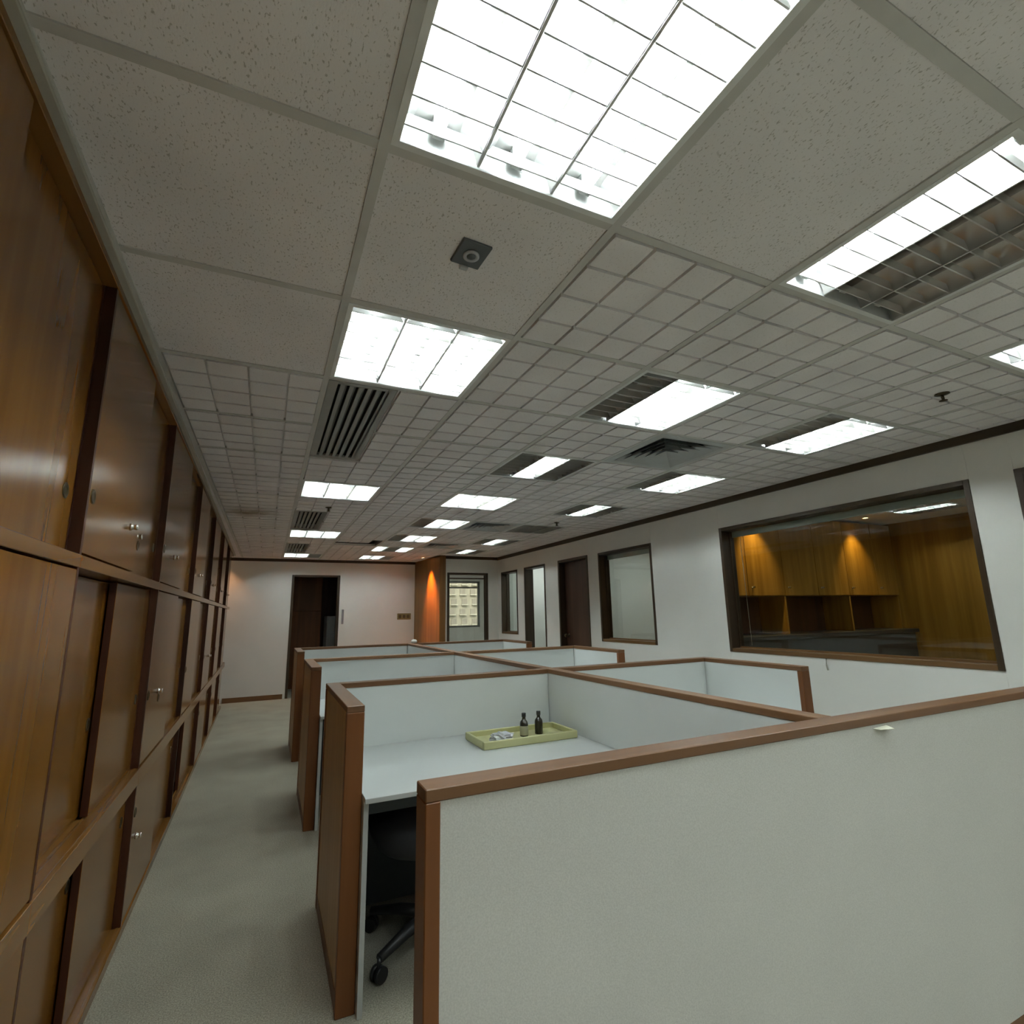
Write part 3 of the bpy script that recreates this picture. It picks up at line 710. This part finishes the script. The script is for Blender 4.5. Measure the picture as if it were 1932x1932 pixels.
# glazed doorway
t = struct(link('door_5', None), 'glazed doorway with dark frame facing a daylit room')
box('door_jamb', 'dark_trim_z', (GX0, YG-.008, 0, GX0+.040, YG+.104, GZ), t, .002); box('door_jamb', 'dark_trim_z', (GX1-.040, YG-.008, 0, GX1, YG+.104, GZ), t, .002)
box('door_head', 'dark_trim_x', (GX0+.04, YG-.008, GZ-.035, GX1-.04, YG+.104, GZ), t, .002)
box('transom', 'dark_trim_x', (GX0+.04, YG+.03, GZ-.105, GX1-.04, YG+.07, GZ-.085), t, .002)
box('pane', 'pane', (GX0+.04, YG+.05, .02, GX1-.04, YG+.056, GZ-.105), t)

# ------------------------------------------------------------------ downlights
def downlight(name, label, x, y, z, aim, energy, col, mat, ang=70, blend=.7, size=.03):
    t = thing(name, label, 'downlight', (x, y, z), 0, 'small halogen downlights')
    bm = bmesh.new(); lathe(bm, [(.045, .003), (.047, -.004), (.036, -.006), (.034, .0)], 20); obj('trim_ring', bm, 'white_metal', t)
    bm = bmesh.new(); lathe(bm, [(.030, .002), (.030, -.001), (.012, -.003)], 16); obj('lamp', bm, mat, t)
    ld = bpy.data.lights.new('halogen_beam', 'SPOT'); ld.energy = energy; ld.color = col; ld.spot_size = math.radians(ang); ld.spot_blend = blend; ld.shadow_soft_size = size
    o = bpy.data.objects.new('halogen_beam', ld); COL.objects.link(o); o.parent = t; o.location = (0, 0, -.012)
    d = Vector(aim)-Vector((x, y, z)); o.rotation_euler = d.to_track_quat('-Z', 'Y').to_euler()
downlight('downlight', 'small glowing halogen downlight in the ceiling before the timber column', 2.415, 8.86, CEIL-.001, (2.55, 8.72, .8), 450, (1, .34, .045), 'halogen', 62, 1.0)
downlight('downlight', 'halogen downlight tucked behind the last cabinet by the far wall', -.80, 9.44, CEIL-.001, (-.55, 9.66, .9), 16, (1, .50, .24), 'halogen', 95, .8)

# ------------------------------------------------------------------ small things on the walls
t = thing('switch_panel', 'row of three brownish light switches on the far wall left of the timber column', 'switch', (2.30, YF, 1.29))
box('backplate', 'switch_brass', (-.125, -.010, -.055, .125, 0, .055), t, .003)
for k in range(3):
    s = box('switch_rocker', 'switch_key', (-.10+k*.075, -.018, -.030, -.052+k*.075, -.010, .028), t, .003)
o = box('door_sign', 'plastic_grey', (1.19, YF-.012, 1.18, 1.225, YF, 1.43), None, .002); tag(o, 'narrow upright grey strip sign on the wall right of the far doorway', 'sign')
bm = bmesh.new(); lathe(bm, [(.002, 0), (.031, .005), (.036, .017), (.032, .032), (.018, .041), (.003, .043)], 20)
o = obj('white_dome', bm, 'ball', None, 0, (1.60, 6.198, PH)); tag(o, 'small white round object lying on the partition cap before the far wall', 'knob')
bm = bmesh.new()
v = [bm.verts.new(q) for q in ((-.03, 0, 0), (.035, 0, .003), (.040, -.020, -.004), (-.020, -.016, -.002), (-.03, 0, .001), (.035, 0, .004), (.040, -.020, -.003), (-.020, -.016, -.001))]
for q in ((0, 3, 2, 1), (4, 5, 6, 7), (0, 1, 5, 4), (1, 2, 6, 5), (2, 3, 7, 6), (3, 0, 4, 7)): bm.faces.new([v[i] for i in q])
o = obj('paper_scrap', bm, 'paper', None, 0, (1.70, FY0+.004, .950)); tag(o, 'curled scrap of pale paper tape stuck under the foreground partition cap', 'paper')
bm = bmesh.new(); tube(bm, [(XR-.004, 2.55, .945), (XR-.005, 2.552, .90), (XR-.006, 2.545, .865)], .006, 6)
o = obj('cord_end', bm, 'moulding', None, 0); tag(o, 'short grey cord end hanging on the wall below the big office window', 'cord')

# ------------------------------------------------------------------ office behind the large window
OY0, OY1, OX1 = .2, 4.22, 7.15
IX = XR+WT
struct(box('wall_office_far', 'office_wood', (IX, OY1, 0, OX1+.1, OY1+.05, 2.5)), 'timber wall of the office behind the large window')
struct(box('wall_office_side', 'office_wood', (OX1, OY0, 0, OX1+.1, OY1, 2.5)), 'timber side wall of the office behind the large window')
struct(box('wall_office_near', 'wall_inner', (IX, OY0-.1, 0, OX1+.1, OY0, 2.5)))
struct(boxes('ceiling_office', 'tile_plain', [(IX, OY0-.1, 2.34, 6.08, OY1+.05, 2.44), (6.66, OY0-.1, 2.34, OX1+.1, OY1+.05, 2.44), (6.08, OY0-.1, 2.34, 6.66, 2.76, 2.44), (6.08, 3.34, 2.34, 6.66, OY1+.05, 2.44)]))
CF = 3.85
t = thing('wall_cupboard', 'row of varnished wall cupboards inside the office behind the large window', 'cupboard', (IX, CF, 0))
cw = OX1-IX
box('carcass', 'office_wood', (.02, .022, 1.44, cw-.02, OY1-CF-.002, 2.32), t)
xs = [3.95, 4.50, 5.05, 5.60, 6.15, 6.70, 7.12]
for a, b in zip(xs, xs[1:]):
    d = box('cupboard_door', 'office_wood', (a-IX+.003, 0, 1.445, b-IX-.003, .020, 2.315), t, .0015)
    bm = bmesh.new(); lathe(bm, [(.010, 0), (.010, -.004), (.005, -.006), (.005, -.018), (.012, -.021), (.010, -.028)], 12, 'y', (a-IX+.06, 0, 1.53)); obj('knob', bm, 'chrome', d)
t = thing('office_counter', 'dark counter with upright dividers below the wall cupboards in the office', 'counter', (IX, CF-.15, 0))
box('worktop', 'counter', (.02, 0, 1.0, cw-.02, OY1-CF+.148, 1.04), t, .002)
box('base', 'counter', (.04, .04, 0, cw-.04, OY1-CF+.148, 1.0), t)
box('back_panel', 'door_brown', (.02, OY1-CF+.12, 1.04, cw-.02, OY1-CF+.148, 1.436), t)
for x in (3.95, 5.05, 6.15, 7.10): box('divider', 'office_wood', (x-IX-.012, .16, 1.04, x-IX+.012, OY1-CF+.12, 1.436), t)
for n, x in enumerate((4.62, 6.33)):
    downlight('downlight', ['yellow halogen downlight over the left cupboards in the office', 'yellow halogen downlight over the right cupboards in the office'][n], x, 3.66, 2.339, (x, 3.86, 1.6), 30, (1, .70, .20), 'halogen_yellow', 75, .8)

t = thing('ceiling_light', 'louvred ceiling light inside the office behind the large window', 'ceiling light', (6.37, 3.05, 2.338))
link('housing', FX['housing'], t, (0, 0, .002)); link('rim', FX['rim'], t)
for s_ in (-1, 1): link('divider', FX['divider'], t, (s_*.0945, 0, 0))
for k in range(3):
    cx = (k-1)*.189
    link('reflector', FX['reflector'], t, (cx, 0, 0)); link('fluorescent_tube', FX['tube_on' if k == 1 else 'tube_off'], t, (cx, 0, 0)); link('louvre', FX['louvre'], t, (cx, 0, 0))
    for e in (-.262, .262): link('lampholder', FX['lampholder'], t, (cx, e, 0))
# ------------------------------------------------------------------ pale rooms behind the other windows and the doorway
struct(boxes('wall_inner_rooms', 'wall_inner', [(IX, 6.50, 0, 7.2, 6.60, 2.5), (IX, 8.36, 0, 7.2, 8.46, 2.5), (7.1, 4.27, 0, 7.2, 8.46, 2.5)]), 'pale walls of the small rooms behind the right wall')
struct(box('ceiling_rooms', 'tile_plain', (IX, 4.27, 2.34, 7.2, 8.46, 2.42)))
def room_light(label, x, y):
    t = thing('panel_light', label, 'ceiling light', (x, y, 2.34), 0, 'panel lights in the small rooms')
    boxes('frame', 'white_metal', [(-.3, -.3, -.006, -.28, .3, .0), (.28, -.3, -.006, .3, .3, .0), (-.28, -.3, -.006, .28, -.28, .0), (-.28, .28, -.006, .28, .3, .0)], t)
    box('diffuser_panel', 'office_panel', (-.28, -.28, -.004, .28, .28, -.001), t)
room_light('fill panel added on the timber office ceiling, out of sight beside the large window', 5.0, 1.5)  # added out of view to lift the ambient light in the office
room_light('lit ceiling panel in the pale room behind the medium internal window', 5.2, 5.4)
room_light('lit ceiling panel in the pale room behind the open doorway', 4.55, 7.6)
room_light('lit ceiling panel in the daylit room, glimpsed through the glazed doorway top', 3.9, 10.4)

# ------------------------------------------------------------------ dim room behind the far doorway
struct(boxes('wall_store_room', 'door_brown', [(-.9, 11.3, 0, 2.7, 11.4, 2.5), (-1.0, YF+.1, 0, -.9, 11.4, 2.5), (2.7, YF+.1, 0, 2.8, 11.4, 2.5)]), 'brown panelled walls of the dim room behind the far doorway')
struct(box('ceiling_store_room', 'plenum', (-1.0, YF+.1, 2.42, 2.8, 11.4, 2.5)))
t = thing('wood_locker', 'brown wooden locker seen through the far doorway', 'locker', (.30, 10.9, 0))
box('body', 'frame_z', (0, 0, 0, .66, .38, 2.2), t)
box('locker_door', 'frame_z', (.01, -.018, .05, .65, 0, 1.42), t, .002); box('locker_door', 'frame_z', (.01, -.018, 1.43, .65, 0, 2.18), t, .002)
t = thing('filing_cabinet', 'grey metal filing cabinet standing in the dim room behind the far doorway', 'cabinet', (1.02, 10.35, 0))
box('body', 'grey_metal', (0, 0, 0, .46, .6, 1.32), t, .003)
for k in range(4):
    d = box('drawer', 'grey_metal', (.015, -.016, .03+k*.322, .445, 0, .34+k*.322), t, .003); box('drawer_handle', 'chrome', (.17, -.034, .26+k*.322, .29, -.016, .275+k*.322), d)

# ------------------------------------------------------------------ daylit room behind the glazed doorway, and the street facade outside
CY1, CXR = 12.0, 5.35
struct(boxes('wall_day_room', 'wall_white', [(2.6, CY1, 0, 3.05, CY1+.12, 2.6), (3.05, CY1, 0, 4.72, CY1+.12, 1.0), (3.05, CY1, 2.10, 4.72, CY1+.12, 2.6), (4.72, CY1, 0, 4.83, CY1+.12, 2.6), (4.83, CY1, 0, CXR, CY1+.12, .90), (4.83, CY1, 2.02, CXR, CY1+.12, 2.6),
     (2.6, YG+.1, 0, 2.7, CY1, 2.6), (CXR, 8.46, 0, CXR+.1, CY1+.12, 2.6)]), 'walls of the daylit room behind the glazed doorway')
struct(box('ceiling_day_room', 'tile_plain', (2.6, YG+.1, 2.341, CXR+.1, CY1+.12, 2.5)))
t = struct(link('window_4', None), 'outside window of the daylit room')
for e in ((3.05, CY1+.03, 1.0, 3.09, CY1+.08, 2.10), (4.68, CY1+.03, 1.0, 4.72, CY1+.08, 2.10), (3.09, CY1+.03, 1.0, 4.68, CY1+.08, 1.04), (3.09, CY1+.03, 2.06, 4.68, CY1+.08, 2.10), (3.09, CY1+.03, 1.93, 4.68, CY1+.08, 1.965)): box('window_frame', 'window_metal', e, t)
box('pane', 'pane', (3.09, CY1+.05, 1.04, 4.68, CY1+.056, 2.06), t)
t = struct(link('window_5', None), 'narrow outside window of the daylit room')
for e in ((4.83, CY1+.03, .90, 4.86, CY1+.08, 2.02), (CXR-.03, CY1+.03, .90, CXR, CY1+.08, 2.02), (4.86, CY1+.03, .90, CXR-.03, CY1+.08, .94), (4.86, CY1+.03, 1.98, CXR-.03, CY1+.08, 2.02)): box('window_frame', 'window_metal', e, t)
box('pane', 'pane', (4.86, CY1+.05, .94, CXR-.03, CY1+.056, 1.98), t)
t = thing('opposite_building', 'beige concrete building facade outside the window of the daylit room', 'building', (3.0, 15.2, -6))
box('wall', 'facade', (-3, 0, 0, 8, .5, 14), t)
for x in (.95, 1.42, 1.62, 3.05): box('pilaster', 'facade_light', (x, -.18, 0, x+.13, 0, 14), t)
for k in range(7):
    for q in range(3):
        x, z = 1.98+q*.34+(.06 if k % 2 else 0), 6.72+k*.30
        box('window_recess', 'facade_dark', (x, -.03, z, x+.17, .0, z+.15), t); box('window_ledge', 'facade_light', (x-.02, -.09, z-.04, x+.19, 0, z-.01), t)
